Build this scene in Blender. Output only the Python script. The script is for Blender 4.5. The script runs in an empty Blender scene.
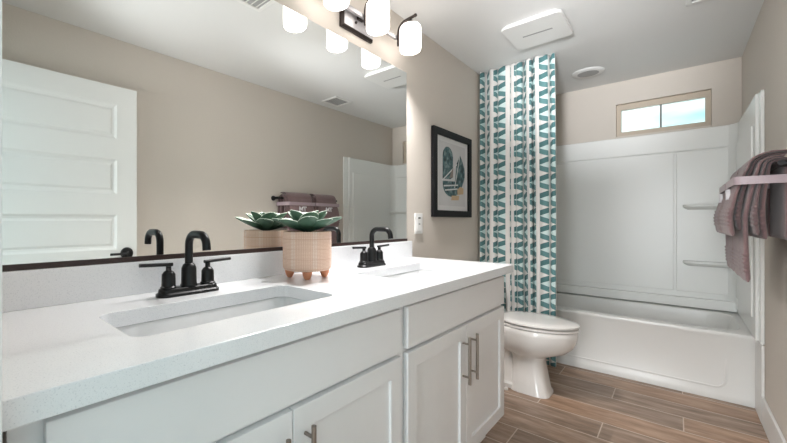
import bpy, bmesh, math, random
from mathutils import Vector, Matrix
random.seed(7)
S = bpy.context.scene
COL = S.collection
PI = math.pi
R = math.radians

# ------------------------------------------------------------------ camera
cd = bpy.data.cameras.new('camera')
cam = bpy.data.objects.new('camera', cd)
COL.objects.link(cam)
cam.location = (1.2125, 0.0, 1.1476)
cam.rotation_euler = (R(90), 0, R(44.2675))
cd.sensor_width = 36
cd.lens = 366.4449 * 36 / 787
cd.shift_x = (393.5 - 320) / 787
cd.shift_y = -0.92 / 787
cd.clip_start = 0.02
S.camera = cam

# ------------------------------------------------------------------ colour management
S.view_settings.view_transform = 'Standard'
S.view_settings.look = 'None'
S.view_settings.gamma = 1
S.view_settings.use_curve_mapping = False
S.view_settings.exposure = 2.05

SHADE_EMIT = 1.3
BULB_W = 10.8
HALL_FILL_W = 18.0
S.cycles.diffuse_bounces = 8
S.cycles.max_bounces = 14

# ------------------------------------------------------------------ world: pale sky with soft clouds
w = bpy.data.worlds.new('sky')
S.world = w
w.use_nodes = True
wn, wl = w.node_tree.nodes, w.node_tree.links
wn.clear()
wo = wn.new('ShaderNodeOutputWorld')
bg = wn.new('ShaderNodeBackground')
tc = wn.new('ShaderNodeTexCoord')
mp = wn.new('ShaderNodeMapping')
mp.inputs['Scale'].default_value = (1.5, 1.5, 6.0)
nz = wn.new('ShaderNodeTexNoise')
nz.inputs['Scale'].default_value = 2.2
nz.inputs['Detail'].default_value = 5
cr = wn.new('ShaderNodeValToRGB')
cr.color_ramp.elements[0].position = 0.42
cr.color_ramp.elements[0].color = (0.36, 0.68, 0.74, 1)
cr.color_ramp.elements[1].position = 0.60
cr.color_ramp.elements[1].color = (0.82, 0.92, 0.92, 1)
wl.new(tc.outputs['Generated'], mp.inputs['Vector'])
wl.new(mp.outputs['Vector'], nz.inputs['Vector'])
wl.new(nz.outputs['Fac'], cr.inputs['Fac'])
wl.new(cr.outputs['Color'], bg.inputs['Color'])
bg.inputs['Strength'].default_value = .42
wl.new(bg.outputs['Background'], wo.inputs['Surface'])

# added fill light in place of hall daylight, behind the camera's doorway
ld = bpy.data.lights.new('hall_fill', 'AREA')
ld.shape = 'RECTANGLE'
ld.size = 0.8
ld.size_y = 2.4
ld.energy = HALL_FILL_W
ld.color = (0.96, 0.975, 1.0)
lo = bpy.data.objects.new('hall_fill', ld)
lo.location = (.95, -2.3, 1.30)
lo.rotation_euler = (R(90), 0, 0)
COL.objects.link(lo)

# two added fill spots beside the camera, standing in for a ceiling-bounced flash
for f_w, f_loc, f_aim, f_size in ((15, (1.05, -.16, 1.55), (.85, 1.5, 2.4), 62), (102, (1.00, -.10, 1.72), (.72, 3.3, 2.32), 27)):
    sd = bpy.data.lights.new('fill_spot', 'SPOT')
    sd.energy = f_w
    sd.spot_size = R(f_size)
    sd.spot_blend = 1.0
    sd.shadow_soft_size = .12
    sd.color = (.97, .98, 1.0)
    so = bpy.data.objects.new('fill_spot', sd)
    so.location = f_loc
    so.rotation_euler = (Vector(f_aim) - so.location).to_track_quat('-Z', 'Y').to_euler()
    COL.objects.link(so)

# ------------------------------------------------------------------ material helpers
MATS = {}
class NT:
    def __init__(self, m):
        self.t = m.node_tree; self.n = self.t.nodes; self.l = self.t.links
    def v(self, sock, val):
        if hasattr(val, 'links') or isinstance(val, bpy.types.NodeSocket): self.l.new(val, sock)
        else: sock.default_value = val
    def m(self, op, a, b=None, c=None):
        n = self.n.new('ShaderNodeMath'); n.operation = op
        self.v(n.inputs[0], a)
        if b is not None: self.v(n.inputs[1], b)
        if c is not None: self.v(n.inputs[2], c)
        return n.outputs[0]
    def mix(self, f, a, b):
        n = self.n.new('ShaderNodeMix'); n.data_type = 'RGBA'
        self.v(n.inputs[0], f); self.v(n.inputs[6], a); self.v(n.inputs[7], b)
        return n.outputs[2]
    def noise(self, scale, detail=2, vec=None, rough=0.5):
        n = self.n.new('ShaderNodeTexNoise'); n.inputs['Scale'].default_value = scale
        n.inputs['Detail'].default_value = detail; n.inputs['Roughness'].default_value = rough
        if vec is not None: self.l.new(vec, n.inputs['Vector'])
        return n.outputs['Fac']
    def ramp(self, f, stops):
        n = self.n.new('ShaderNodeValToRGB'); self.l.new(f, n.inputs['Fac'])
        e = n.color_ramp.elements
        while len(e) < len(stops): e.new(0.5)
        for q, (p, c) in zip(e, stops):
            q.position = p; q.color = c if len(c) == 4 else (*c, 1)
        return n.outputs['Color']
    def bump(self, h, strength, dist):
        n = self.n.new('ShaderNodeBump'); n.inputs['Strength'].default_value = strength
        n.inputs['Distance'].default_value = dist
        self.l.new(h, n.inputs['Height']); self.l.new(n.outputs['Normal'], self.p.inputs['Normal'])
    def obj(self):
        return self.n.new('ShaderNodeTexCoord').outputs['Object']

def rgb(r, g, b):
    f = lambda c: (c / 255 / 12.92) if c / 255 <= .04045 else ((c / 255 + .055) / 1.055) ** 2.4
    return (f(r), f(g), f(b), 1)

def mat(name, color=(.8, .8, .8, 1), rough=.5, metal=0.0, spec=.5, coat=0.0, sheen=0.0):
    if name in MATS: return MATS[name]
    m = bpy.data.materials.new(name); m.use_nodes = True
    t = NT(m); p = t.n['Principled BSDF']
    p.inputs['Base Color'].default_value = color if len(color) == 4 else (*color, 1)
    p.inputs['Roughness'].default_value = rough
    p.inputs['Metallic'].default_value = metal
    p.inputs['Specular IOR Level'].default_value = spec
    p.inputs['Coat Weight'].default_value = coat
    p.inputs['Sheen Weight'].default_value = sheen
    MATS[name] = m
    return m

def nt(m):
    t = NT(m); t.p = t.n['Principled BSDF']; return t

def plain(name, color, rough, noise_scale=40, amount=.04, bump=0.0, bdist=.001, **k):
    m = mat(name, color, rough, **k); t = nt(m)
    o = t.obj(); f = t.noise(noise_scale, 3, o)
    a = tuple(c * (1 - amount) for c in color[:3]) + (1,)
    b = tuple(min(1, c * (1 + amount)) for c in color[:3]) + (1,)
    t.l.new(t.mix(f, a, b), t.p.inputs['Base Color'])
    if bump: t.bump(f, bump, bdist)
    return m

WALL = plain('painted_wall', (.63, .58, .525, 1), .85, 130, .02, .35, .002)
CEIL = plain('ceiling_paint', (.75, .755, .75, 1), .9, 160, .015, .25, .002)
TRIM = plain('white_trim_paint', (.78, .78, .77, 1), .4, 20, .01)
CAB = plain('white_cabinet_paint', (.78, .78, .79, 1), .38, 20, .01)
DOORP = plain('white_door_paint', (.80, .81, .80, 1), .42, 20, .01)
ACR = plain('glossy_white_acrylic', (.85, .86, .845, 1), .26, 3, .01)
TUBM = plain('glossy_tub_enamel', (.80, .80, .785, 1), .22, 3, .01)
CER = plain('glazed_ceramic', (.66, .67, .68, 1), .08, 3, .01, coat=.3)
TOIL = plain('toilet_china', (.76, .74, .72, 1), .08, 3, .01, coat=.3)
BLACK = plain('matte_black_metal', (.018, .018, .019, 1), .32, 60, .1, metal=.6)
BRONZE = plain('dark_bronze_metal', (.055, .045, .042, 1), .35, 60, .1, metal=.8)
NICK = plain('brushed_nickel', (.30, .26, .23, 1), .3, 90, .08, metal=1.0)
PLATE = plain('brushed_grey_plate', (.42, .41, .42, 1), .4, 90, .08, metal=.8)
WPLA = plain('white_plastic', (.80, .80, .79, 1), .35, 10, .01)
GREYP = plain('grey_plastic', (.36, .36, .36, 1), .5, 10, .03)
VCAV = plain('vent_shadow_metal', (.38, .38, .38, 1), .8, 10, .03)
DARK = plain('dark_opening', (.05, .05, .05, 1), .8, 10, .03)
BFRAME = plain('black_wood_frame', (.006, .006, .007, 1), .5, 60, .2, spec=.2)
CHAN = plain('dark_brown_channel', (.03, .014, .012, 1), .4, 60, .15)
TANV = plain('tan_vinyl', (.52, .44, .35, 1), .5, 10, .02)
MULL = plain('grey_mullion', (.18, .18, .17, 1), .5, 10, .02)
TERRA = plain('terracotta_foot', (.62, .26, .14, 1), .6, 40, .08)
SOIL = plain('dark_soil', (.04, .03, .02, 1), .95, 60, .4, .8, .004)
RIB = plain('mauve_satin_ribbon', (.42, .33, .36, 1), .35, 60, .05)
THREAD = plain('white_embroidery', (.75, .73, .76, 1), .7, 200, .1)

# mirror
MIR = mat('silvered_mirror', (.87, .88, .86, 1), .0, metal=1.0)
# quartz
QTZ = mat('white_quartz', (.8, .8, .8, 1), .16, coat=.2)
t = nt(QTZ); o = t.obj()
f1 = t.noise(420, 2, o); f2 = t.noise(150, 4, o, .7)
c = t.ramp(f1, [(0.0, (.36, .38, .42)), (.30, (.50, .52, .56)), (.42, (.77, .78, .80)), (1, (.81, .82, .84))])
c2 = t.mix(f2, c, (.79, .80, .82, 1))
t.l.new(c2, t.p.inputs['Base Color'])
# shade glass (lit)
SHD = mat('lit_opal_glass', (.38, .36, .33, 1), .3)
t = nt(SHD)
t.p.inputs['Emission Color'].default_value = (1.0, .93, .87, 1)
t.p.inputs['Emission Strength'].default_value = SHADE_EMIT
# window glass
GLS = bpy.data.materials.new('clear_window_glass'); GLS.use_nodes = True
gn, gl = GLS.node_tree.nodes, GLS.node_tree.links
gn.clear()
go = gn.new('ShaderNodeOutputMaterial'); gm = gn.new('ShaderNodeMixShader')
gt = gn.new('ShaderNodeBsdfTransparent'); gg = gn.new('ShaderNodeBsdfGlossy'); gf = gn.new('ShaderNodeFresnel')
gg.inputs['Roughness'].default_value = .02; gf.inputs['IOR'].default_value = 1.4
gt.inputs['Color'].default_value = (.96, .98, .97, 1)
gl.new(gf.outputs[0], gm.inputs[0]); gl.new(gt.outputs[0], gm.inputs[1]); gl.new(gg.outputs[0], gm.inputs[2]); gl.new(gm.outputs[0], go.inputs[0])

# wood-look plank tile floor
FLR = mat('wood_look_plank_tile', rough=.38); t = nt(FLR)
geo = t.n.new('ShaderNodeNewGeometry'); sx = t.n.new('ShaderNodeSeparateXYZ'); t.l.new(geo.outputs['Position'], sx.inputs[0])
X, Y = sx.outputs[0], sx.outputs[1]
ry = t.m('DIVIDE', t.m('SUBTRACT', Y, .010), .2)
row = t.m('FLOOR', ry); fy = t.m('FRACT', ry)
px = t.m('DIVIDE', t.m('ADD', t.m('SUBTRACT', X, .582), t.m('MULTIPLY', t.m('SUBTRACT', row, 10.0), .328)), .984)
colm = t.m('FLOOR', px); fxx = t.m('FRACT', px)
gy = t.m('LESS_THAN', t.m('MINIMUM', fy, t.m('SUBTRACT', 1, fy)), .017)
gx = t.m('LESS_THAN', t.m('MINIMUM', fxx, t.m('SUBTRACT', 1, fxx)), .0026)
grout = t.m('MAXIMUM', gx, gy)
cmb = t.n.new('ShaderNodeCombineXYZ'); t.l.new(t.m('ADD', row, 21), cmb.inputs[0]); t.l.new(colm, cmb.inputs[1])
wnz = t.n.new('ShaderNodeTexWhiteNoise'); wnz.noise_dimensions = '3D'; t.l.new(cmb.outputs[0], wnz.inputs['Vector'])
tone = wnz.outputs['Value']
gv = t.n.new('ShaderNodeCombineXYZ')
t.l.new(t.m('ADD', t.m('MULTIPLY', X, 4.5), t.m('MULTIPLY', tone, 37)), gv.inputs[0])
t.l.new(t.m('MULTIPLY', Y, 24), gv.inputs[1]); t.l.new(t.m('MULTIPLY', tone, 9), gv.inputs[2])
grain = t.noise(1.0, 6, gv.outputs[0], .62)
gv2 = t.n.new('ShaderNodeCombineXYZ')
t.l.new(t.m('ADD', t.m('MULTIPLY', X, 2.0), t.m('MULTIPLY', tone, 11)), gv2.inputs[0]); t.l.new(t.m('MULTIPLY', Y, 9), gv2.inputs[1])
g2 = t.noise(1.3, 3, gv2.outputs[0])
ga = t.ramp(grain, [(.25, (.115, .072, .048)), (.45, (.215, .145, .103)), (.6, (.30, .215, .162)), (.8, (.40, .31, .245))])
warm = t.ramp(grain, [(.25, (.14, .066, .03)), (.5, (.25, .135, .07)), (.8, (.36, .22, .13))])
cc = t.mix(t.m('MULTIPLY', t.m('GREATER_THAN', tone, .74), .42), ga, warm)
hs = t.n.new('ShaderNodeHueSaturation'); t.l.new(cc, hs.inputs['Color'])
t.l.new(t.m('ADD', t.m('ADD', .62, t.m('MULTIPLY', tone, .35)), t.m('MULTIPLY', g2, 1.1)), hs.inputs['Value'])
fin = t.mix(grout, hs.outputs[0], (.60, .50, .42, 1))
t.l.new(fin, t.p.inputs['Base Color'])
t.bump(t.m('SUBTRACT', t.m('MULTIPLY', grain, .15), grout), .4, .002)

# curtain cloth: columns of folded zigzag ribbon
CUR = mat('teal_ribbon_print_cloth', rough=.85, sheen=.1); t = nt(CUR)
uvn = t.n.new('ShaderNodeUVMap'); uvn.uv_map = 'UVMap'
sx = t.n.new('ShaderNodeSeparateXYZ'); t.l.new(uvn.outputs[0], sx.inputs[0])
U, V = sx.outputs[0], sx.outputs[1]
q = t.m('FRACT', t.m('DIVIDE', U, .099))
xx = t.m('DIVIDE', t.m('SUBTRACT', q, .5), .33)
inside = t.m('LESS_THAN', t.m('ABSOLUTE', xx), 1.0)
wv = t.m('DIVIDE', V, .128)
k = t.m('MULTIPLY', xx, .09)
def wrapd(e): return t.m('ABSOLUTE', t.m('SUBTRACT', t.m('FRACT', t.m('ADD', e, .5)), .5))
d1 = wrapd(t.m('SUBTRACT', wv, k)); d2 = wrapd(t.m('ADD', t.m('SUBTRACT', wv, .5), k))
band = t.m('MULTIPLY', inside, t.m('LESS_THAN', t.m('MINIMUM', d1, d2), .155))
gapa = t.m('MULTIPLY', inside, t.m('LESS_THAN', t.m('FRACT', t.m('SUBTRACT', wv, k)), t.m('FRACT', t.m('SUBTRACT', .5, t.m('MULTIPLY', k, 2.0)))))
tint = t.mix(t.m('LESS_THAN', d1, .155), (.085, .205, .215, 1), (.125, .27, .28, 1))
base = t.mix(gapa, (.80, .78, .76, 1), (.66, .80, .80, 1))
cc = t.mix(band, base, tint)
t.l.new(cc, t.p.inputs['Base Color'])
t.bump(t.noise(900, 1, uvn.outputs[0]), .15, .001)

# pot: small square weave relief
POT = mat('blush_textured_ceramic', rough=.7); t = nt(POT)
o = t.obj(); sx = t.n.new('ShaderNodeSeparateXYZ'); t.l.new(o, sx.inputs[0])
ang = t.m('ARCTAN2', sx.outputs[1], sx.outputs[0])
ca = t.m('FRACT', t.m('MULTIPLY', ang, 90 / (2 * PI))); cz = t.m('FRACT', t.m('MULTIPLY', sx.outputs[2], 190))
dots = t.m('MULTIPLY', t.m('LESS_THAN', t.m('ABSOLUTE', t.m('SUBTRACT', ca, .5)), .33), t.m('LESS_THAN', t.m('ABSOLUTE', t.m('SUBTRACT', cz, .5)), .33))
bz = t.m('FRACT', t.m('MULTIPLY', t.m('ADD', sx.outputs[2], .0), 1 / .0385)); line = t.m('LESS_THAN', bz, .05)
ba = t.m('FRACT', t.m('MULTIPLY', ang, 7 / (2 * PI))); vl = t.m('LESS_THAN', t.m('ABSOLUTE', t.m('SUBTRACT', ba, .5)), .11)
c1 = t.mix(dots, (.66, .43, .32, 1), (.82, .62, .50, 1))
c1 = t.mix(t.m('MULTIPLY', vl, dots), c1, (.86, .74, .66, 1))
c1 = t.mix(line, c1, (.62, .38, .27, 1))
t.l.new(c1, t.p.inputs['Base Color']); t.bump(dots, .5, .002)

# leaves
def leafmat(name, a, b):
    m = mat(name, rough=.55); t = nt(m); f = t.noise(30, 3, t.obj()); t.l.new(t.mix(f, a, b), t.p.inputs['Base Color']); return m
LEAF = leafmat('succulent_leaf_green', (.022, .062, .038, 1), (.075, .155, .10, 1))
LEAFE = leafmat('pale_leaf_edge', (.50, .60, .50, 1), (.72, .78, .68, 1))

# towels
def towelmat(name, col):
    m = mat(name, rough=.95, sheen=.35); t = nt(m); o = t.obj()
    f = t.noise(260, 3, o); g = t.noise(14, 3, o)
    a = tuple(x * .72 for x in col) + (1,); b = tuple(x * 1.2 for x in col) + (1,)
    t.l.new(t.mix(t.m('MULTIPLY', t.m('ADD', f, g), .5), a, b), t.p.inputs['Base Color']); t.bump(f, .7, .003); return m
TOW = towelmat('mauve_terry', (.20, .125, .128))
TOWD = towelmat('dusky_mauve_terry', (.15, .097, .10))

# art papers
def flat(n, c): return plain(n, (*c, 1), .6, 18, .12)
PAPER = plain('off_white_mat_board', (.66, .66, .66, 1), .7, 8, .02)
PAP2 = plain('print_paper', (.56, .56, .56, 1), .7, 12, .06)
ART_T = mat('print_dark_teal', rough=.6); t = nt(ART_T); t.l.new(t.ramp(t.noise(26, 4, t.obj()), [(.35, (.012, .03, .035)), (.52, (.05, .12, .13)), (.7, (.22, .30, .30))]), t.p.inputs['Base Color'])
ART_B = flat('print_tan', (.50, .36, .22)); ART_G = flat('print_grey_brown', (.22, .18, .16)); ART_W = flat('print_white_line', (.62, .63, .62))
PGL = bpy.data.materials.get('clear_window_glass')

# ------------------------------------------------------------------ mesh helpers
def obj(name, bm, m, parent=None, bevel=0, seg=2, smooth=False, loc=None, mats=None):
    bmesh.ops.recalc_face_normals(bm, faces=bm.faces)
    me = bpy.data.meshes.new(name); bm.to_mesh(me); bm.free()
    o = bpy.data.objects.new(name, me); COL.objects.link(o)
    if mats:
        for x in mats: me.materials.append(x)
    else: me.materials.append(m)
    if parent: o.parent = parent
    if loc: o.location = loc
    if smooth:
        for p in me.polygons: p.use_smooth = True
        if smooth == 'auto':
            es = o.modifiers.new('split', 'EDGE_SPLIT'); es.split_angle = R(38)
    if bevel:
        b = o.modifiers.new('bevel', 'BEVEL'); b.width = bevel; b.segments = seg; b.limit_method = 'ANGLE'; b.angle_limit = R(40)
        b.harden_normals = False
    return o

def tag(o, label=None, cat=None, group=None, kind=None):
    if label: o['label'] = label
    if cat: o['category'] = cat
    if group: o['group'] = group
    if kind: o['kind'] = kind
    return o

def thing(name, label, cat, loc=(0, 0, 0), group=None, kind=None):
    o = bpy.data.objects.new(name, None); COL.objects.link(o); o.location = loc; o.empty_display_size = .05
    return tag(o, label, cat, group, kind)

def box(bm, x0, x1, y0, y1, z0, z1):
    v = [bm.verts.new(p) for p in ((x0, y0, z0), (x1, y0, z0), (x1, y1, z0), (x0, y1, z0), (x0, y0, z1), (x1, y0, z1), (x1, y1, z1), (x0, y1, z1))]
    for f in ((3, 2, 1, 0), (4, 5, 6, 7), (0, 1, 5, 4), (1, 2, 6, 5), (2, 3, 7, 6), (3, 0, 4, 7)): bm.faces.new([v[i] for i in f])
    return bm
def B(*a): return box(bmesh.new(), *a)

def loft(bm, loops, cap0=True, cap1=True, close=False):
    L = [[bm.verts.new(p) for p in lp] for lp in loops]
    n = len(L[0])
    rng = range(len(L) - (0 if close else 1))
    for i in rng:
        a, b = L[i], L[(i + 1) % len(L)]
        for j in range(n):
            bm.faces.new((a[j], a[(j + 1) % n], b[(j + 1) % n], b[j]))
    if not close:
        if cap0: bm.faces.new(L[0][::-1])
        if cap1: bm.faces.new(L[-1])
    return bm

def circ(c, r, axis='z', n=24, rx=None):
    pts = []
    for i in range(n):
        a = 2 * PI * i / n; u, v = r * math.cos(a), (rx or r) * math.sin(a)
        if axis == 'z': pts.append((c[0] + u, c[1] + v, c[2]))
        elif axis == 'x': pts.append((c[0], c[1] + u, c[2] + v))
        else: pts.append((c[0] + v, c[1], c[2] + u))
    return pts

def lathe(bm, prof, c=(0, 0, 0), axis='z', n=32, cap0=True, cap1=True):
    loops = []
    for r, h in prof:
        p = {'z': (c[0], c[1], c[2] + h), 'x': (c[0] + h, c[1], c[2]), 'y': (c[0], c[1] + h, c[2])}[axis]
        loops.append(circ(p, max(r, .0002), axis, n))
    return loft(bm, loops, cap0, cap1)

def tube(bm, pts, r, n=14, rs=None):
    pts = [Vector(p) for p in pts]; loops = []
    up = None
    for i, p in enumerate(pts):
        d = (pts[min(i + 1, len(pts) - 1)] - pts[max(i - 1, 0)]).normalized()
        if up is None:
            up = Vector((0, 0, 1)) if abs(d.z) < .9 else Vector((0, 1, 0))
        s = d.cross(up).normalized(); up = s.cross(d).normalized()
        rr = rs[i] if rs else r
        loops.append([tuple(p + (s * math.cos(2 * PI * k / n) + up * math.sin(2 * PI * k / n)) * rr) for k in range(n)])
    return loft(bm, loops)

def rrect(cx, cy, w_, d, r, z, n=6):
    pts = []
    for sx_, sy_, a0 in ((1, 1, 0), (-1, 1, 90), (-1, -1, 180), (1, -1, 270)):
        for k in range(n + 1):
            a = R(a0 + 90 * k / n)
            pts.append((cx + sx_ * (w_ / 2 - r) + r * math.cos(a), cy + sy_ * (d / 2 - r) + r * math.sin(a), z))
    return pts

def plate_holes(outer, holes, a0, a1, place):
    """prism of a 2-D outline with holes between a0 and a1; place(u, v, h) -> xyz"""
    bm = bmesh.new()
    for h in (a0, a1):
        es = []
        for lp in [outer] + holes:
            vs = [bm.verts.new(place(p[0], p[1], h)) for p in lp]
            es += [bm.edges.new((vs[i], vs[(i + 1) % len(vs)])) for i in range(len(vs))]
        bmesh.ops.triangle_fill(bm, use_beauty=True, use_dissolve=False, edges=es)
    for lp in [outer] + holes:
        n = len(lp)
        for i in range(n):
            p, q = lp[i], lp[(i + 1) % n]
            bm.faces.new([bm.verts.new(place(*c)) for c in ((p[0], p[1], a0), (q[0], q[1], a0), (q[0], q[1], a1), (p[0], p[1], a1))])
    bmesh.ops.remove_doubles(bm, verts=bm.verts, dist=1e-5)
    return bm

def rect(x0, x1, y0, y1): return [(x0, y0), (x1, y0), (x1, y1), (x0, y1)]

# ------------------------------------------------------------------ room shell
W, BK, CH, TF = 1.566, 4.246, 2.398, 3.446
tag(obj('floor', B(-.1, 1.9, -2.6, 4.35, -.06, 0), FLR), 'wood look plank tile floor with light grout lines', 'floor', kind='structure')
tag(obj('ceiling', B(-.1, 1.9, -.09, 4.35, CH, CH + .08), CEIL), 'plain white textured ceiling', 'ceiling', kind='structure')
tag(obj('wall_left', B(-.1, -.0005, -.085, 4.35, .0005, CH - .0005), WALL), 'greige painted wall behind mirror, vanity and toilet', 'wall', kind='structure')
tag(obj('wall_right', B(W, W + .1, -.085, 4.35, .0005, CH - .0005), WALL), 'greige painted wall holding the towel bar', 'wall', kind='structure')
bm = plate_holes(rect(0, W - .0005, .0005, CH - .0005), [rect(.816, 1.408, 1.905, 2.195)], BK, BK + .12, lambda u, v, h: (u, h, v))
tag(obj('wall_back', bm, WALL), 'greige painted wall above tub surround with transom window', 'wall', kind='structure')
bm = plate_holes([(0, .0005), (.60, .0005), (.60, 2.07), (1.50, 2.07), (1.50, .0005), (W - .0005, .0005), (W - .0005, CH - .0005), (0, CH - .0005)], [], -.085, .02, lambda u, v, h: (u, h, v))
tag(obj('wall_front', bm, WALL), 'greige wall with the doorway the view looks through', 'wall', kind='structure')
# door casing and jamb
bm = bmesh.new()
box(bm, .601, .66, -.0845, .0195, .001, 2.069)
box(bm, .601, .661, .0205, .0465, .001, 2.10)
box(bm, 1.44, 1.499, -.0845, .0195, .001, 2.069)
box(bm, 1.44, 1.56, .0205, .0390, .001, 2.14)
box(bm, .661, 1.4395, -.0845, .0195, 2.03, 2.069)
box(bm, .661, 1.4395, .0205, .039, 2.04, 2.14)
tag(obj('trim_1', bm, TRIM, bevel=.002), 'white door casing at the left picture edge', 'trim', kind='structure')

def baseboard(name, pts_boxes, label):
    bm = bmesh.new()
    for b_ in pts_boxes: box(bm, *b_)
    tag(obj(name, bm, TRIM, bevel=.004), label, 'baseboard', kind='structure')
baseboard('baseboard_right', [(W - .013, W - .001, .045, 3.214, .001, .155)], 'white baseboard along the right wall')
baseboard('baseboard_left', [(.001, .013, 2.10, 3.42, .001, .155)], 'white baseboard behind the toilet')

# window
wt = thing('window_1', 'narrow tan framed two pane transom window showing pale sky', 'window', (1.112, BK, 1.905), kind='structure')
bm = plate_holes(rect(-.295, .295, .001, .289), [rect(-.262, .262, .040, .238)], .03, .075, lambda u, v, h: (u, h, v))
obj('window_frame', bm, TANV, wt, bevel=.002)
bm = bmesh.new(); box(bm, -.006, .006, .038, .062, .0405, .2375)
obj('mullion', bm, MULL, wt)
for a, b in ((-.2615, -.0065), (.0065, .2615)):
    obj('pane', B(a, b, .048, .052, .0405, .2375), GLS, wt)

# ------------------------------------------------------------------ tub surround
ts = thing('tub_surround', 'glossy white moulded surround on the three walls above the tub', 'tub surround', (0, 0, 0))
SY = 4.222   # face of back panel
bz, tz = .4475, 1.886
bm = bmesh.new(); box(bm, .0275, W - .0275, SY, BK - .001, bz, tz)
obj('back_panel', bm, ACR, ts, bevel=.004)
bm = bmesh.new(); box(bm, W - .027, W - .001, 3.30, BK - .001, bz, tz); obj('side_panel', bm, ACR, ts, bevel=.005)
bm = bmesh.new(); box(bm, .001, .027, 3.30, BK - .001, bz, tz); obj('side_panel', bm, ACR, ts, bevel=.005)
# raised band at the top, left field, corner column
def wedge_band(z0, z1, d):
    bm = bmesh.new()
    xs = (.0275, W - .0275)
    pr = [(SY - .0005, z0 - .006), (SY - d, z0 + .006), (SY - d, z1 - .004), (SY - .0005, z1)]
    loft(bm, [[(x, p[0], p[1]) for p in pr] for x in xs]); return bm
obj('top_band', wedge_band(1.715, 1.884, .012), ACR, ts, smooth=False, bevel=.003)
obj('ledge', wedge_band(bz + .001, .530, .045), ACR, ts, bevel=.006, seg=3)
bm = B(.06, 1.194, SY - .008, SY - .0005, .572, 1.700); obj('raised_field', bm, ACR, ts, bevel=.004)
bm = B(1.206, W - .028, SY - .010, SY - .0005, .572, 1.700); obj('corner_column', bm, ACR, ts, bevel=.005)
# cove in the right corner
bm = bmesh.new(); rad = .085
prof = [(W - .0275, SY - rad)] + [(W - .0275 - rad + rad * math.cos(a), SY - rad + rad * math.sin(a)) for a in [R(5 + 80 * k / 8) for k in range(9)]] + [(W - .0275 - rad, SY - .0005), (W - .0275, SY - .0005)]
loft(bm, [[(p[0], p[1], z) for p in prof] for z in (bz + .03, 1.884)])
obj('corner_cove', bm, ACR, ts, smooth='auto')
bm = B(W - .039, W - .0275, 3.36, SY - .09, .572, 1.712); obj('raised_field', bm, ACR, ts, bevel=.005)
bm = B(W - .016, W - .001, 3.216, 3.299, .4475, 1.886); obj('front_flange', bm, ACR, ts, bevel=.004, seg=3)
for z in (1.236, .785):
    bm = bmesh.new(); lo_ = []
    for (dz, sc) in ((0.0, .55), (.012, .85), (.024, 1.0), (.036, 1.0), (.040, .97)):
        lp = [(1.245 + (1 - sc) * .06, SY - .012, z + dz)]
        for k in range(9):
            a = R(180 + 90 * k / 8)
            lp.append((1.245 + .05 + .05 * math.cos(a) + (1 - sc) * .06, SY - .012 - .055 * sc + .04 + .05 * math.sin(a) * sc - .01, z + dz))
        lp += [(W - .030, SY - .012 - .075 * sc, z + dz), (W - .030, SY - .012, z + dz)]
        lo_.append(lp)
    loft(bm, lo_); obj('shelf', bm, ACR, ts, smooth='auto')

tag(obj('trim_2', B(W - .014, W - .001, 3.216, TF - .001, .001, .4415), TRIM, bevel=.003), 'white trim strip between tub apron and right baseboard', 'trim', kind='structure')
# ------------------------------------------------------------------ bathtub
tb = thing('bathtub', 'white alcove bathtub with a flat apron at the end of the room', 'bathtub', (0, 0, 0))
RH = .442
x0, x1, y0, y1 = .002, W - .002, TF, BK - .002
cxm, cym = (x0 + x1) / 2, (y0 + y1) / 2
bm = bmesh.new()
def ring(x0_, x1_, y0_, y1_, r, z): return rrect((x0_ + x1_) / 2, (y0_ + y1_) / 2, x1_ - x0_, y1_ - y0_, r, z, 8)
loops = [ring(x0, x1, y0 + .012, y1, .004, .001), ring(x0, x1, y0 + .012, y1, .004, .045), ring(x0, x1, y0 + .016, y1, .004, .055),
         ring(x0, x1, y0 + .010, y1, .004, .40), ring(x0, x1, y0 + .002, y1, .004, .415), ring(x0, x1, y0, y1, .006, .430), ring(x0, x1, y0 + .003, y1, .008, .439), ring(x0, x1, y0 + .012, y1, .012, RH),
         ring(x0 + .06, x1 - .055, y0 + .072, y1 - .075, .13, RH), ring(x0 + .068, x1 - .063, y0 + .080, y1 - .083, .125, RH - .008),
         ring(x0 + .10, x1 - .10, y0 + .095, y1 - .095, .12, .30), ring(x0 + .16, x1 - .17, y0 + .12, y1 - .12, .12, .14),
         ring(x0 + .24, x1 - .22, y0 + .17, y1 - .17, .10, .10)]
loft(bm, loops)
obj('tub_body', bm, TUBM, tb, smooth='auto')
# shallow raised apron outline
bm = plate_holes([p[:2] for p in rrect(.74, .225, 1.40, .30, .06, 0, 8)], [[p[:2] for p in rrect(.74, .225, 1.376, .276, .05, 0, 8)][::-1]], y0 + .0122, y0 + .016, lambda u, v, h: (u, h, v))
obj('apron_bead', bm, TUBM, tb, bevel=.002)
bm = bmesh.new(); lathe(bm, [(.028, 0), (.028, .004), (.02, .006)], (.42, 3.85, .101)); obj('drain', bm, NICK, tb)

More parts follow.
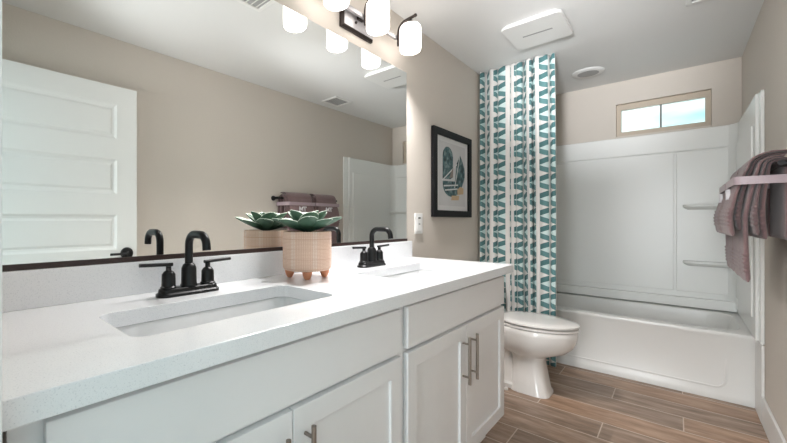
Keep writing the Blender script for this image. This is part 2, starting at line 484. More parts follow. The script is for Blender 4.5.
# ------------------------------------------------------------------ open door against the right wall
dr = thing('door_1', 'open white five panel door resting against the right wall', 'door', (1.485, .062, .012), kind='structure')
dr.rotation_euler = (0, 0, R(-.6))
DW, DH, DT = .868, 2.03, .035
pans = [(z, z + .230) for z in (.210, .577, .944, 1.311, 1.678)]
holes = [rect(.125, DW - .125, a, b) for a, b in pans]
bm = plate_holes(rect(0, DW, 0, DH), holes, -DT / 2, DT / 2, lambda u, v, h: (h, u, v))
obj('door_slab', bm, DOORP, dr)
for a, b in pans:
    bm = bmesh.new()
    ya, yb = .125, DW - .125
    lps = []
    for ins, h in ((0, -.016), (.014, -.008), (.026, -.006), (.040, -.012)):
        lps.append([(h, ya + ins, a + ins), (h, yb - ins, a + ins), (h, yb - ins, b - ins), (h, ya + ins, b - ins)])
    lps.append([(.010, ya + .04, a + .04), (.010, yb - .04, a + .04), (.010, yb - .04, b - .04), (.010, ya + .04, b - .04)])
    lps.append([(.010, ya, a), (.010, yb, a), (.010, yb, b), (.010, ya, b)])
    loft(bm, lps, close=True)
    box(bm, -.012, .010, ya + .0401, yb - .0401, a + .0401, b - .0401)
    obj('door_panel', bm, DOORP, dr)
hz, hy = .915, DW - .065
bm = bmesh.new(); lathe(bm, [(.040, 0), (.040, -.008), (.036, -.016), (.014, -.020), (.012, -.045)], (-DT / 2, hy, hz), 'x')
hd = obj('door_handle', bm, BLACK, dr, smooth='auto')
bm = bmesh.new(); tube(bm, [(-DT / 2 - .045, hy, hz), (-DT / 2 - .05, hy - .02, hz), (-DT / 2 - .05, hy - .115, hz)], .008)
obj('lever', bm, BLACK, hd, smooth='auto')
for z in (.2, 1.0, 1.8):
    bm = bmesh.new(); lathe(bm, [(.006, 0), (.006, .09)], (.0, -.008, z), 'z', 12); obj('hinge', bm, BLACK, dr)

# ------------------------------------------------------------------ vanity cabinets
FX = .555   # face frame front
DX = .575   # door face
def shaker(name, ya, yb, za, zb, parent, st=.058):
    bm = plate_holes(rect(ya, yb, za, zb), [rect(ya + st, yb - st, za + st, zb - st)], FX + .001, DX, lambda u, v, h: (h, u, v))
    d = obj(name, bm, CAB, parent, bevel=.0015)
    bm = bmesh.new(); box(bm, FX + .002, DX - .009, ya + st - .0005, yb - st + .0005, za + st - .0005, zb - st + .0005)
    obj('door_panel', bm, CAB, d)
    return d
def pull(y, za, zb, parent):
    bm = bmesh.new(); x = DX + .030
    tube(bm, [(x, y, za), (x, y, zb)], .0062, 12)
    for z in (za + .028, zb - .028): tube(bm, [(DX + .0005, y, z), (x, y, z)], .0045, 10)
    obj('handle', bm, NICK, parent, smooth='auto')
def cabinet(ya, yb, f0, f1, label):
    t_ = thing('vanity_cabinet', label, 'cabinet', (0, (ya + yb) / 2, 0))
    yc = (ya + yb) / 2
    bm = bmesh.new()
    def bb(x0_, x1_, a, b, z0_, z1_): box(bm, x0_, x1_, a - yc, b - yc, z0_, z1_)
    bb(.003, FX - .08, ya, ya + .018, .001, .8795); bb(.003, FX - .08, yb - .018, yb, .001, .8795)
    bb(FX - .08, FX - .02, ya, ya + .018, .11, .8795); bb(FX - .08, FX - .02, yb - .018, yb, .11, .8795)
    bb(.003, .012, ya + .018, yb - .018, .11, .8795); bb(.012, FX - .02, ya + .018, yb - .018, .11, .128)
    bb(FX - .08, FX - .07, ya + .018, yb - .018, .001, .11)
    bb(FX - .02, FX, ya, f0 + .02, .125, .8795); bb(FX - .02, FX, f1 - .02, yb, .125, .8795)
    bb(FX - .02, FX, f0 + .02, f1 - .02, .845, .8795); bb(FX - .02, FX, f0 + .02, f1 - .02, .69, .735); bb(FX - .02, FX, f0 + .02, f1 - .02, .125, .165)
    obj('cabinet_body', bm, CAB, t_)
    o = obj('drawer_front', B(FX + .001, DX, f0 - yc, f1 - yc, .722, .862), CAB, t_, bevel=.002)
    mid = (f0 + f1) / 2
    d1 = shaker('door', f0 - yc, mid - .0015 - yc, .150, .708, t_); d2 = shaker('door', mid + .0015 - yc, f1 - yc, .150, .708, t_)
    pull(mid - .040 - yc, .475, .668, d1); pull(mid + .038 - yc, .475, .668, d2)
    return t_
cabinet(.060, 1.0475, .100, 1.030, 'white shaker vanity cabinet under the left sink, nearest the camera')
cabinet(1.0485, 2.022, 1.072, 2.012, 'white shaker vanity cabinet under the right sink, beside the toilet')

# countertop
S1 = (.338, .548, .255, .585); S2 = (.338, 1.527, .255, .585)
ct = thing('countertop', 'white speckled quartz vanity worktop with two sink cut-outs', 'countertop', (0, 0, .88))
hl = [[p[:2] for p in rrect(s[0], s[1], s[2], s[3], .035, 0, 6)][::-1] for s in (S1, S2)]
bm = plate_holes(rect(.001, .603, .0215, 2.068), hl, 0, .04, lambda u, v, h: (u, v, h))
obj('worktop', bm, QTZ, ct, bevel=.002)
obj('backsplash', B(.001, .0205, .0215, 2.060 - .006, .0402, .140), QTZ, ct, bevel=.0015)

def sink(s, label):
    t_ = thing('sink', label, 'sink', (s[0], s[1], .74))
    bm = bmesh.new(); h = .8790 - .74
    L_ = [rrect(0, 0, s[2] + .05, s[3] + .05, .05, h, 8), rrect(0, 0, s[2] + .004, s[3] + .004, .036, h, 8), rrect(0, 0, s[2] - .004, s[3] - .004, .035, h - .006, 8),
          rrect(0, 0, s[2] - .022, s[3] - .022, .04, .04, 8), rrect(0, 0, s[2] - .045, s[3] - .045, .04, .016, 8), rrect(0, 0, s[2] - .09, s[3] - .10, .03, .008, 8),
          rrect(0, 0, .08, .08, .035, .002, 8)]
    L2 = [rrect(0, 0, .08, .08, .035, -.010, 8), rrect(0, 0, s[2] - .03, s[3] - .03, .04, .0, 8), rrect(0, 0, s[2] + .012, s[3] + .012, .04, h - .02, 8), rrect(0, 0, s[2] + .05, s[3] + .05, .05, h - .014, 8)]
    loft(bm, L_ + L2, close=True)
    box(bm, -.035, .035, -.035, .035, -.006, .0015)
    obj('basin', bm, CER, t_, smooth='auto')
    bm = bmesh.new(); lathe(bm, [(.022, .002), (.022, .006), (.016, .007), (.015, .004), (.001, .004)], (0, 0, 0)); obj('drain', bm, BLACK, t_, smooth='auto')
sink(S1, 'rectangular white undermount sink nearest the camera')
sink(S2, 'rectangular white undermount sink at the far end of worktop')

# faucets
def faucet(y, label):
    f = thing('faucet', label, 'faucet', (.116, y, .9202))
    bm = bmesh.new()
    loft(bm, [rrect(0, 0, .058, 0.200, .027, 0, 8), rrect(0, 0, .058, 0.200, .027, .008, 8), rrect(0, 0, .050, 0.188, .024, .012, 8), rrect(0, 0, .048, 0.184, .023, .022, 8), rrect(0, 0, .044, 0.178, .021, .024, 8)])
    obj('base_plate', bm, BLACK, f, smooth='auto')
    bm = bmesh.new()
    lathe(bm, [(.026, .0245), (.026, .028), (.0235, .032), (.0225, .080), (.018, .090), (.0135, .094)], (0, 0, 0)); obj('spout_body', bm, BLACK, f, smooth='auto')
    pts = [(0, 0, .0942), (0, 0, .12), (0, 0, .150)]
    for k in range(1, 9):
        a = R(180 - 90 * k / 8); pts.append((.035 + .035 * math.cos(a), 0, .150 + .035 * math.sin(a)))
    pts.append((.066, 0, .185))
    for k in range(1, 8):
        a = R(90 - 78 * k / 7); pts.append((.076 + .034 * math.cos(a), 0, .151 + .034 * math.sin(a)))
    pts.append((.1115, 0, .140))
    bm = bmesh.new(); tube(bm, pts, .0122, 16); obj('spout', bm, BLACK, f, smooth='auto')
    for s in (-1, 1):
        bm = bmesh.new(); yy = s * .064
        lathe(bm, [(.0235, .0245), (.0235, .028), (.0205, .031), (.0195, .066), (.014, .074), (.008, .078), (.008, .090)], (0, yy, 0))
        h = obj('handle', bm, BLACK, f, smooth='auto')
        bm = bmesh.new(); tube(bm, [(0, yy - s * .012, .0945), (.0, yy + s * .084, .0985)], .0055, 12); obj('lever', bm, BLACK, h, smooth='auto')
faucet(.536, 'matte black two handle faucet behind the sink nearest the camera')
faucet(1.497, 'matte black two handle faucet behind the far sink, right of the plant')

# ------------------------------------------------------------------ mirror
mr = thing('wall_mirror', 'large frameless wall mirror above the double vanity', 'mirror', (0, 1.0, 1.02))
obj('mirror_glass', B(.001, .006, -.979, 1.010, .0165, 1.048), MIR, mr)
obj('bottom_channel', B(.001, .012, -.979, 1.010, .0012, .0160), CHAN, mr)

# ------------------------------------------------------------------ vanity light
vl_ = thing('vanity_light', 'three shade bar light with dark metal arms above the mirror', 'wall light', (0, 1.512, 2.18))
bm = bmesh.new(); loft(bm, [[(x, y, z) for y, z in ((-.13 + i, -.058 + i), (.13 - i, -.058 + i), (.13 - i, .058 - i), (-.13 + i, .058 - i))] for x, i in ((.001, 0), (.014, 0), (.022, .008))]); bp = obj('backplate', bm, BRONZE, vl_)
obj('plate_face', B(.0222, .025, -.118, .118, -.046, .046), PLATE, bp, bevel=.001)
bm = bmesh.new(); lathe(bm, [(.007, .0252), (.007, .030), (.004, .034)], (0, -.03, -.012), 'x', 14); obj('cap_nut', bm, BRONZE, bp)
obj('rail', B(.040, .056, -.315, .315, .012, .034), PLATE, vl_, bevel=.002)
obj('rail_mount', B(.0252, .0398, -.02, .02, .008, .038), BRONZE, vl_)
for dy in (-.310, 0, .312):
    bm = bmesh.new(); pts = [(.064, dy, -.028), (.064, dy, .03)]
    for k in range(1, 9):
        a = R(180 - 80 * k / 8); pts.append((.064 + .052 + .052 * math.cos(a), dy, .04 + .060 * math.sin(a)))
    pts += [(.150, dy, .104), (.172, dy, .106)]
    tube(bm, pts, .008, 10); ar = obj('arm', bm, BRONZE, vl_, smooth='auto')
    bm = bmesh.new(); lathe(bm, [(.004, 0), (.009, .003), (.010, .008), (.007, .014), (.002, .016)], (.166, dy, .106), 'x', 16); obj('finial', bm, BRONZE, ar, smooth='auto')
    bm = bmesh.new(); lathe(bm, [(.022, .0645), (.022, .076), (.008, .092)], (.142, dy, 0), 'z', 20); obj('shade_cap', bm, BRONZE, ar, smooth='auto')
    bm = bmesh.new()
    lathe(bm, [(.044, -.086), (.053, -.084), (.057, -.077), (.058, -.068), (.058, .038), (.056, .049), (.048, .059), (.030, .064), (.012, .0642)], (.142, dy, 0), 'z', 32)
    obj('lamp_shade', bm, SHD, vl_, smooth='auto')
    bl = bpy.data.lights.new('bulb_light', 'SPOT'); bl.energy = BULB_W; bl.spot_size = R(138); bl.spot_blend = 1.0; bl.shadow_soft_size = .008; bl.color = (1.0, .97, .95)
    bo = bpy.data.objects.new('bulb_light', bl); COL.objects.link(bo); bo.parent = vl_; bo.location = (.142, dy, -.095)

# ------------------------------------------------------------------ ceiling fittings
fn = thing('exhaust_fan', 'square white exhaust fan cover with a narrow slot on the ceiling', 'exhaust fan', (.56, 2.695, CH))
bm = bmesh.new(); loft(bm, [rrect(0, 0, .30, .36, .03, -.001, 5), rrect(0, 0, .30, .36, .03, -.012, 5)]); obj('fan_housing', bm, WPLA, fn, smooth='auto')
bm = bmesh.new(); loft(bm, [rrect(0, 0, .335, .385, .04, -.0125, 8), rrect(0, 0, .34, .39, .04, -.018, 8), rrect(0, 0, .33, .38, .036, -.028, 8)]); cv = obj('fan_cover', bm, WPLA, fn, smooth='auto')
obj('slot', B(-.085, .085, -.008, .008, -.0288, -.0282), GREYP, cv)

def vent(x, y, wx, wy, label):
    v = thing('ceiling_vent', label, 'ceiling vent', (x, y, CH), 'ceiling supply vents')
    bm = plate_holes(rect(-wx / 2, wx / 2, -wy / 2, wy / 2), [rect(-wx / 2 + .025, wx / 2 - .025, -wy / 2 + .025, wy / 2 - .025)], -.010, -.001, lambda u, v_, h: (u, v_, h))
    obj('vent_frame', bm, WPLA, v, bevel=.003)
    obj('vent_cavity', B(-wx / 2 + .0255, wx / 2 - .0255, -wy / 2 + .0255, wy / 2 - .0255, -.003, -.001), VCAV, v)
    n = 7
    for i in range(n):
        yy = -wy / 2 + .025 + (wy - .05) * (i + .5) / n
        bm = bmesh.new(); w2 = wx / 2 - .0256
        a = .010
        loft(bm, [[(xx_, yy - a, -.010), (xx_, yy - a + .0015, -.0105), (xx_, yy + a * .4, -.0045), (xx_, yy + a * .4 - .0015, -.004)] for xx_ in (-w2, w2)])
        obj('slat', bm, WPLA, v)
vent(1.352, 2.872, .21, .255, 'white ceiling vent near the towel wall, seen small in the mirror')
vent(.443, 1.165, .285, .30, 'white ceiling vent at top of mirror, beside the reflected lamps')

rl = thing('recessed_light', 'round recessed shower light with white trim ring in the ceiling', 'recessed light', (.675, 3.782, CH))
bm = bmesh.new(); lathe(bm, [(.112, -.001), (.112, -.006), (.096, -.016), (.074, -.016), (.074, -.001)], (0, 0, 0), 'z', 40); obj('trim_ring', bm, WPLA, rl, smooth='auto')
bm = bmesh.new(); lathe(bm, [(.0735, -.013), (.0735, -.0165), (.06, -.019), (.0002, -.020)], (0, 0, 0), 'z', 40); obj('lens', bm, GREYP, rl, smooth='auto')

# ------------------------------------------------------------------ framed print
pc = thing('framed_print', 'black framed abstract print in teal and tan on the left wall', 'picture', (0, 2.654, 1.173))
hw, hh = .320, .628
bm = plate_holes(rect(-hw, hw, 0, hh), [rect(-hw + .052, hw - .052, .048, hh - .048)], .001, .026, lambda u, v, h: (h, u, v)); obj('picture_frame', bm, BFRAME, pc, bevel=.003)
iw, z0_, z1_ = hw - .0525, .0485, hh - .0485
pr_ = obj('mat_board', B(.002, .010, -iw, iw, z0_, z1_), PAPER, pc)
obj('paper', B(.0101, .0108, -iw + .045, iw - .045, z0_ + .035, z1_ - .035), PAP2, pr_)
def flatpoly(name, pts, x, m):
    bm = bmesh.new(); loft(bm, [[(xx_, p[0], p[1]) for p in pts] for xx_ in (x, x + .0003)]); obj(name, bm, m, pr_)
# coordinates: y across (-.22..+.22), z
arch = [(-.165, .275), (-.165, .44)] + [(-.08 - .085 * math.cos(R(180 * k / 12)), .44 + .075 * math.sin(R(180 * k / 12))) for k in range(13)] + [(.005, .44), (.005, .30), (-.04, .28)]
flatpoly('printed_arch', arch, .0110, ART_T)
leaf = [(.13, .475)] + [(.13 + .085 * math.sin(R(180 * k / 12)) * (1 if k else 0), .475 - .27 * k / 12) for k in range(1, 12)] + [(.10, .215), (.03, .23), (.05, .33), (.06, .40)]
flatpoly('printed_leaf', leaf, .0114, ART_T)
bowl = [(-.165, .26)] + [(-.02 - .145 * math.cos(R(180 * k / 14)), .235 - .085 * math.sin(R(180 * k / 14))) for k in range(15)] + [(.125, .25), (.06, .27)]
flatpoly('printed_bowl', bowl, .0118, ART_T)
for i, (a, b) in enumerate((((-.175, .262), (.07, .40)), ((-.15, .225), (.09, .245)), ((-.13, .195), (.08, .215)), ((.03, .22), (.12, .46)))):
    d = Vector((b[0] - a[0], b[1] - a[1])).normalized(); nrm = Vector((-d.y, d.x)) * .005
    flatpoly('printed_line', [(a[0] + nrm.x, a[1] + nrm.y), (b[0] + nrm.x, b[1] + nrm.y), (b[0] - nrm.x, b[1] - nrm.y), (a[0] - nrm.x, a[1] - nrm.y)], .0122, ART_W)
flatpoly('printed_patch', [(-.06, .285), (.0, .30), (.005, .37), (-.03, .335)], .0126, ART_G)
flatpoly('printed_patch', [(.08, .17), (.185, .18), (.19, .225), (.13, .235), (.075, .21)], .0126, ART_B)
flatpoly('printed_patch', [(-.03, .125), (.10, .13), (.11, .165), (-.02, .16)], .0126, ART_B)
# wall plate
pl = thing('wall_plate', 'white wall plate with a small dark slot between mirror and print', 'wall plate', (0, 2.162, 1.062))
obj('plate', B(.001, .007, -.048, .048, 0, .132), WPLA, pl, bevel=.002)
ins = obj('insert', B(.0072, .010, -.028, .028, .018, .114), WPLA, pl, bevel=.001)
obj('slot', B(.0101, .0106, -.014, .014, .098, .107), DARK, ins)
obj('button', B(.0101, .0112, -.010, .010, .058, .068), GREYP, ins)

# ------------------------------------------------------------------ shower curtain
sc_ = thing('shower_curtain', 'teal and white geometric print shower curtain gathered at the left wall', 'shower curtain', (0, 0, 0))
N, M = 360, 90
XA, XB, YC = .008, .562, 3.175
ztop, zbot = 2.394, .06
bm = bmesh.new(); uvl = bm.loops.layers.uv.new('UVMap')
grid = []
def fold(a, zf):
    # zf 0 at top, 1 at bottom
    ph = 2 * PI * (8.2 * a + .35 * math.sin(2 * PI * a * 1.7 + .4) + .18 * math.sin(2 * PI * a * 4.1))
    amp = (.033 + .010 * math.sin(9 * a + 1) ) * (1 - .15 * zf)
    ed = min(1, (1 - a) / .06)
    y = YC + amp * math.sin(ph + .35 * math.sin(2.1 * zf + 5 * a)) * ed + .006 * math.sin(3 * ph + 2 * zf) * (1 - ed * .5) * .6
    x = XA + (XB - XA) * a + .014 * math.cos(ph * 1.0 + .6) * ed * math.sin(PI * min(1, a * 6) / 2) + zf * .012 * a + .006 * zf * math.sin(4 * zf + 7 * a)
    return max(x, XA - .004), y
arc = [0.0]
for i in range(1, N + 1):
    p, q_ = fold((i - 1) / N, .5), fold(i / N, .5)
    arc.append(arc[-1] + math.dist(p, q_))
for j in range(M + 1):
    zf = j / M; z = ztop + (zbot - ztop) * zf
    grid.append([bm.verts.new((*fold(i / N, zf), z)) for i in range(N + 1)])
L_ = arc[-1]
for j in range(M):
    for i in range(N):
        f = bm.faces.new((grid[j][i], grid[j][i + 1], grid[j + 1][i + 1], grid[j + 1][i])); f.smooth = True
        for lp, (ii, jj) in zip(f.loops, ((i, j), (i + 1, j), (i + 1, j + 1), (i, j + 1))):
            lp[uvl].uv = (L_ - arc[ii] + .012, ztop + (zbot - ztop) * jj / M)
me = bpy.data.meshes.new('curtain_cloth'); bm.to_mesh(me); bm.free()
cu = bpy.data.objects.new('curtain_cloth', me); COL.objects.link(cu); cu.parent = sc_; me.materials.append(CUR)
sm = cu.modifiers.new('thick', 'SOLIDIFY'); sm.thickness = .0012; sm.offset = 0
obj('curtain_track', B(.004, .545, YC - .003, YC + .003, ztop + .0005, CH - .0008), WPLA, sc_)

# ------------------------------------------------------------------ toilet
tl = thing('toilet', 'white two piece toilet with closed oval lid between vanity and tub', 'toilet', (0, 2.79, 0))
def egg(z, cx, af, ab, b, p=2.0, n=40):
    out = []
    for i in range(n):
        a = 2 * PI * i / n; c_, s_ = math.cos(a), math.sin(a)
        e = 2 / p
        out.append((cx + (af if c_ > 0 else ab) * math.copysign(abs(c_) ** e, c_), b * math.copysign(abs(s_) ** e, s_), z))
    return out
bm = bmesh.new()
loft(bm, [egg(.001, .500, .122, .115, .112, 4.2), egg(.015, .500, .120, .113, .110, 4.2), egg(.03, .500, .110, .105, .102, 4), egg(.12, .497, .098, .10, .094, 3.8), egg(.215, .493, .088, .10, .088, 3.4),
          egg(.245, .490, .100, .11, .098, 2.8), egg(.268, .485, .160, .18, .128, 2.4), egg(.295, .490, .215, .21, .152, 2.2), egg(.33, .495, .246, .23, .170, 2.1), egg(.37, .497, .262, .245, .180, 2.1),
          egg(.405, .498, .268, .25, .185, 2.1), egg(.432, .498, .268, .25, .185, 2.1), egg(.440, .498, .262, .245, .180, 2.1)])
obj('bowl', bm, TOIL, tl, smooth='auto')
bm = bmesh.new(); loft(bm, [egg(.4415, .498, .262, .20, .180), egg(.445, .498, .272, .205, .189), egg(.456, .498, .272, .205, .189), egg(.459, .498, .264, .20, .182)]); obj('seat', bm, TOIL, tl, smooth='auto')
bm = bmesh.new(); loft(bm, [egg(.467, .498, .266, .20, .184), egg(.470, .498, .275, .208, .193), egg(.480, .498, .275, .208, .193), egg(.486, .498, .264, .20, .182), egg(.489, .498, .20, .15, .13), egg(.490, .498, .05, .05, .04)]); obj('lid', bm, TOIL, tl, smooth='auto')
bm = bmesh.new(); loft(bm, [rrect(.235, 0, .40, .17, .03, .001, 5), rrect(.235, 0, .40, .17, .03, .028, 5), rrect(.235, 0, .38, .13, .03, .036, 5), rrect(.225, 0, .36, .12, .04, .20, 5), rrect(.20, 0, .34, .15, .05, .30, 5), rrect(.19, 0, .36, .24, .06, .398, 5)]); obj('trapway', bm, TOIL, tl, smooth='auto')
for s in (-1, 1):
    obj('hinge', B(.262, .292, s * .075 - .016, s * .075 + .016, .4415, .478), TOIL, tl, bevel=.004)
bm = bmesh.new(); loft(bm, [rrect(.125, 0, .17, .38, .03, .40, 6), rrect(.125, 0, .18, .40, .03, .44, 6), rrect(.118, 0, .19, .44, .03, .735, 6)]); obj('tank', bm, TOIL, tl, smooth='auto')
bm = bmesh.new(); loft(bm, [rrect(.118, 0, .19, .44, .03, .7355, 6), rrect(.118, 0, .205, .46, .03, .742, 6), rrect(.118, 0, .205, .46, .03, .760, 6), rrect(.118, 0, .19, .445, .03, .768, 6)]); obj('tank_lid', bm, TOIL, tl, smooth='auto')
bm = bmesh.new(); lathe(bm, [(.012, 0), (.012, .014)], (.2145, -.16, .68), 'x', 16); tube(bm, [(.232, -.17, .68), (.234, -.09, .672)], .006, 10); obj('flush_handle', bm, NICK, tl)
for s in (-1, 1):
    bm = bmesh.new(); lathe(bm, [(.014, 0), (.013, .012), (.006, .018)], (.38, s * .125, .001)); obj('bolt_cap', bm, TOIL, tl, smooth='auto')

# ------------------------------------------------------------------ potted succulent
PX_, PY_ = .142, 1.024
ps = thing('potted_succulent', 'green succulent in a blush footed pot between the two sinks', 'potted plant', (PX_, PY_, .9202))
bm = bmesh.new()
lathe(bm, [(.080, .030), (.092, .033), (.097, .042), (.098, .055), (.098, .180), (.096, .184), (.091, .184), (.090, .172), (.088, .160)], (0, 0, 0), 'z', 64)
pot = obj('pot', bm, POT, ps, smooth='auto')
for k in range(4):
    a = R(-43.6 + 90 * k)
    bm = bmesh.new(); lathe(bm, [(.008, 0), (.012, .004), (.018, .018), (.020, .030)], (.070 * math.cos(a), .070 * math.sin(a), 0), 'z', 18); obj('foot', bm, TERRA, pot, smooth='auto')
bm = bmesh.new(); lathe(bm, [(.087, .161), (.087, .172), (.05, .176), (.001, .178)], (0, 0, 0), 'z', 40); obj('soil', bm, SOIL, ps, smooth='auto')
def leafmesh(L, Wd, curl, cup, th=.0035):
    bm = bmesh.new(); n, m_ = 14, 8; top = []; bot = []
    for i in range(n + 1):
        s_ = i / n
        wd = Wd * (math.sin(PI * min(1, (s_ * .93 + .04)) ** .95) ** .75) * (1 if s_ < .9 else (1 - (s_ - .9) * 5)) * .5
        wd = max(wd, .001)
        xr = L * s_; zr = curl * s_ ** 2.0
        rt, rb = [], []
        for j in range(m_ + 1):
            v_ = -1 + 2 * j / m_
            zz = zr + cup * (v_ * v_) * (wd / (Wd * .5))
            e = th * (1 - v_ * v_) * (1 - s_ * .6)
            rt.append(bm.verts.new((xr, v_ * wd, zz + .0004))); rb.append(bm.verts.new((xr, v_ * wd, zz - e - .0012)))
        top.append(rt); bot.append(rb)
    for i in range(n):
        for j in range(m_):
            edge = j in (0, m_ - 1) and i > 1
            f = bm.faces.new((top[i][j], top[i + 1][j], top[i + 1][j + 1], top[i][j + 1])); f.material_index = 1 if edge or i >= n - 1 else 0
            f = bm.faces.new((bot[i][j], bot[i][j + 1], bot[i + 1][j + 1], bot[i + 1][j])); f.material_index = 0
        for j, sgn in ((0, 1), (m_, -1)):
            q_ = [top[i][j], bot[i][j], bot[i + 1][j], top[i + 1][j]]
            f = bm.faces.new(q_ if sgn > 0 else q_[::-1]); f.material_index = 1
    bm.faces.new(top[n] + bot[n][::-1]).material_index = 1
    bm.faces.new(top[0][::-1] + bot[0])
    return bm
rnd = random.Random(3)
for ring_i, (cnt, L, Wd, el, curl, cup, zb, r0, off) in enumerate(((8, .138, .080, 13, .016, .014, .186, .012, 0), (6, .106, .078, 36, .010, .016, .192, .010, 22), (4, .078, .062, 54, .004, .012, .199, .008, 10), (3, .050, .038, 68, .0, .010, .203, .004, 40))):
    for k in range(cnt):
        bm = leafmesh(L * rnd.uniform(.92, 1.06), Wd, curl, cup)
        a = R(off + 360 * k / cnt + rnd.uniform(-6, 6))
        o = obj('leaf', bm, None, ps, smooth=True, mats=[LEAF, LEAFE])
        o.rotation_euler = (R(rnd.uniform(-10, 10)), -R(el + rnd.uniform(-5, 5)), a)
        o.location = (r0 * math.cos(a), r0 * math.sin(a), zb)

# ------------------------------------------------------------------ towel bar and towels
BX, BZ = 1.488, 1.362
tbar = thing('towel_bar', 'matte black towel bar on the right wall holding two towel bundles', 'towel bar', (BX, 2.16, BZ))
bm = bmesh.new(); tube(bm, [(0, 0, 0), (0, .86, 0)], .0095, 16); obj('bar', bm, BLACK, tbar, smooth='auto')
for y in (.035, .825):
    bm = bmesh.new(); lathe(bm, [(.013, .0), (.013, .05), (.024, .066), (.024, W - BX - .001)], (.0, y, 0), 'x', 20)
    obj('post', bm, BLACK, tbar, smooth='auto')

def shell(yc, wd, th, rin, zf, zb_, seed, pleat, ridge=True, gather=0.0, back=True):
    """folded towel: rounded strip swept over the bar. rin = inner clearance from bar centre"""
    bm = bmesh.new(); rr = random.Random(seed)
    front_len, back_len = (BZ - zf), (BZ - zb_)
    step = .0055
    path = []
    zs = .68 if rin < .02 else (.56 if rin < .05 else .50)
    rf = rin; rb = min(rin, W - BX - th - .003)
    n = int(front_len / step)
    for i in range(n): path.append((-rf - .008 * math.sin(PI * i / n), -front_len + front_len * i / n, -1.0, 0.0, front_len * (1 - i / n), i * step))
    m_ = max(8, int(PI * rf / step))
    for i in range(m_ + 1 if back else int(m_ * .62)):
        a = PI - PI * i / m_
        r_ = rf if a > PI / 2 else rf + (rb - rf) * (1 - math.sin(a))
        path.append((r_ * math.cos(a), rf * 1.0 * math.sin(a), math.cos(a), math.sin(a), 0, 1))
    n = int(back_len / step)
    for i in range(1, n + 1 if back else 1): path.append((rb, -back_len * i / n, 1.0, 0.0, back_len * i / n, back_len - back_len * i / n))
    K = 44; loops = []
    ph1, ph2 = rr.uniform(0, 6), rr.uniform(0, 6)
    for idx, (px_, pz, nx, nz_, down, fromend) in enumerate(path):
        g = 1 - gather * math.exp(-((down - .055) / .05) ** 2) * (1 if down > 0 else .6)
        yo = .006 * math.sin(down * 9 + ph1)
        loops_ = []
        fl = .62 + .38 * min(1, down / .2) ** .8
        rg = 0
        if ridge and .035 < fromend < .1175: rg = .0055 * (0.5 + .5 * math.sin((fromend - .035) * 2 * PI / .0165 - 1.57))
        endr = min(1, max(.15, (fromend / .012)) ** .5) if fromend < .012 else 1
        for k in range(K):
            # stadium outline: width wd along y, thickness th along normal
            a = 2 * PI * k / K
            cy, cn = math.cos(a), math.sin(a)
            yy = math.copysign(abs(cy) ** .42, cy) * (wd / 2 + rg) + .003 * math.sin(down * 21 + ph2)
            nn = th / 2 + math.copysign(abs(cn) ** .55, cn) * (th / 2) * endr
            u_ = yy / (wd / 2)
            if nn > th / 2: nn += rg + max(0, pleat * (math.sin(u_ * 7 + ph1 + down * 1.5) + .5 * math.sin(u_ * 15 + ph2)) * min(1, down * 8) * (1 - abs(u_) ** 6))*(1 if nx < .5 else .3)
            zt = pz + nz_ * nn; xt = px_ + nx * nn
            loops_.append((xt * fl if xt < 0 else xt, yc - 2.16 + yo + yy * g, zt * zs if zt > 0 else zt))
        loops.append(loops_)
    loft(bm, loops)
    return bm

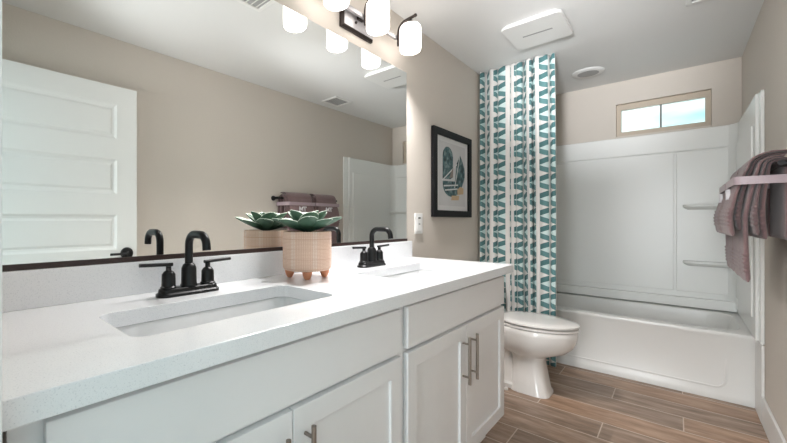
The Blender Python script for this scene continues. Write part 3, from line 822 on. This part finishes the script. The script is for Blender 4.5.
def bundle(yc, wd, la):
    tt = thing('towel_bundle', la, 'towel', (BX, 2.16, BZ), 'towel bundles on the towel bar')
    bt = obj('bath_towel', shell(yc + .004, wd * .97, .021, .0170, 1.075, 1.075, 3, .003), TOW, tt, smooth=True)
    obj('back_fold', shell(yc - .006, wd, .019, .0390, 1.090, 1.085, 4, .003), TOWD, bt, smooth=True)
    obj('long_fold', shell(yc + .006, wd * .96, .022, .0600, .900, 1.075, 5, .004, back=False), TOW, bt, smooth=True)
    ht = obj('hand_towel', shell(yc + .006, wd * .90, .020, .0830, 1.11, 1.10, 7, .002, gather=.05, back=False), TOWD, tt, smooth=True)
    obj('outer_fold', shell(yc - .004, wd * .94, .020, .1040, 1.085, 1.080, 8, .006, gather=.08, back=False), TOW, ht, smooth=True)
    # ribbon ring
    xa, xb = BX - .112, W - .0015
    bm = bmesh.new(); zz = 1.308 - BZ
    out = rrect((xa + xb) / 2 - BX, yc - 2.16, xb - xa, wd + .012, .02, 0, 6); inn = rrect((xa + xb) / 2 - BX, yc - 2.16, xb - xa - .003, wd + .009, .019, 0, 6)
    loft(bm, [[(p[0], p[1], zz - .016) for p in out], [(p[0], p[1], zz + .016) for p in out], [(p[0], p[1], zz + .016) for p in inn], [(p[0], p[1], zz - .016) for p in inn]], close=True)
    obj('ribbon', bm, RIB, tt, smooth='auto', loc=None)
    # embroidered letters MT on the front face (normal -x)
    bm = bmesh.new(); xl = -.126; hgt = .040; z_ = 1.240 - BZ
    def stroke(a, b, t2):
        a, b = Vector(a), Vector(b); d = (b - a).normalized(); n_ = Vector((-d.y, d.x)) * t2
        pts = [a + n_, b + n_, b - n_, a - n_]
        loft(bm, [[(xl + o_, yc - 2.16 + p.x, z_ + p.y) for p in pts] for o_ in (.005, .014)])
    stroke((-.045, 0), (-.043, hgt), .0022); stroke((-.043, hgt), (-.025, .006), .0038); stroke((-.025, .006), (-.007, hgt), .0022); stroke((-.007, hgt), (-.005, 0), .0042)
    stroke((.004, hgt), (.044, hgt), .0028); stroke((.024, hgt), (.024, 0), .0042)
    for sx_ in (-.045, -.005, .024): stroke((sx_ - .008, 0), (sx_ + .008, 0), .0016)
    for sx_ in (.004, .044): stroke((sx_, hgt - .010), (sx_, hgt), .0016)
    obj('monogram', bm, THREAD, ht)
bundle(2.405, .345, 'mauve towels tied with ribbon on the bar, bundle nearest the camera')
bundle(2.775, .335, 'mauve towels tied with ribbon on the bar, bundle beside the tub')
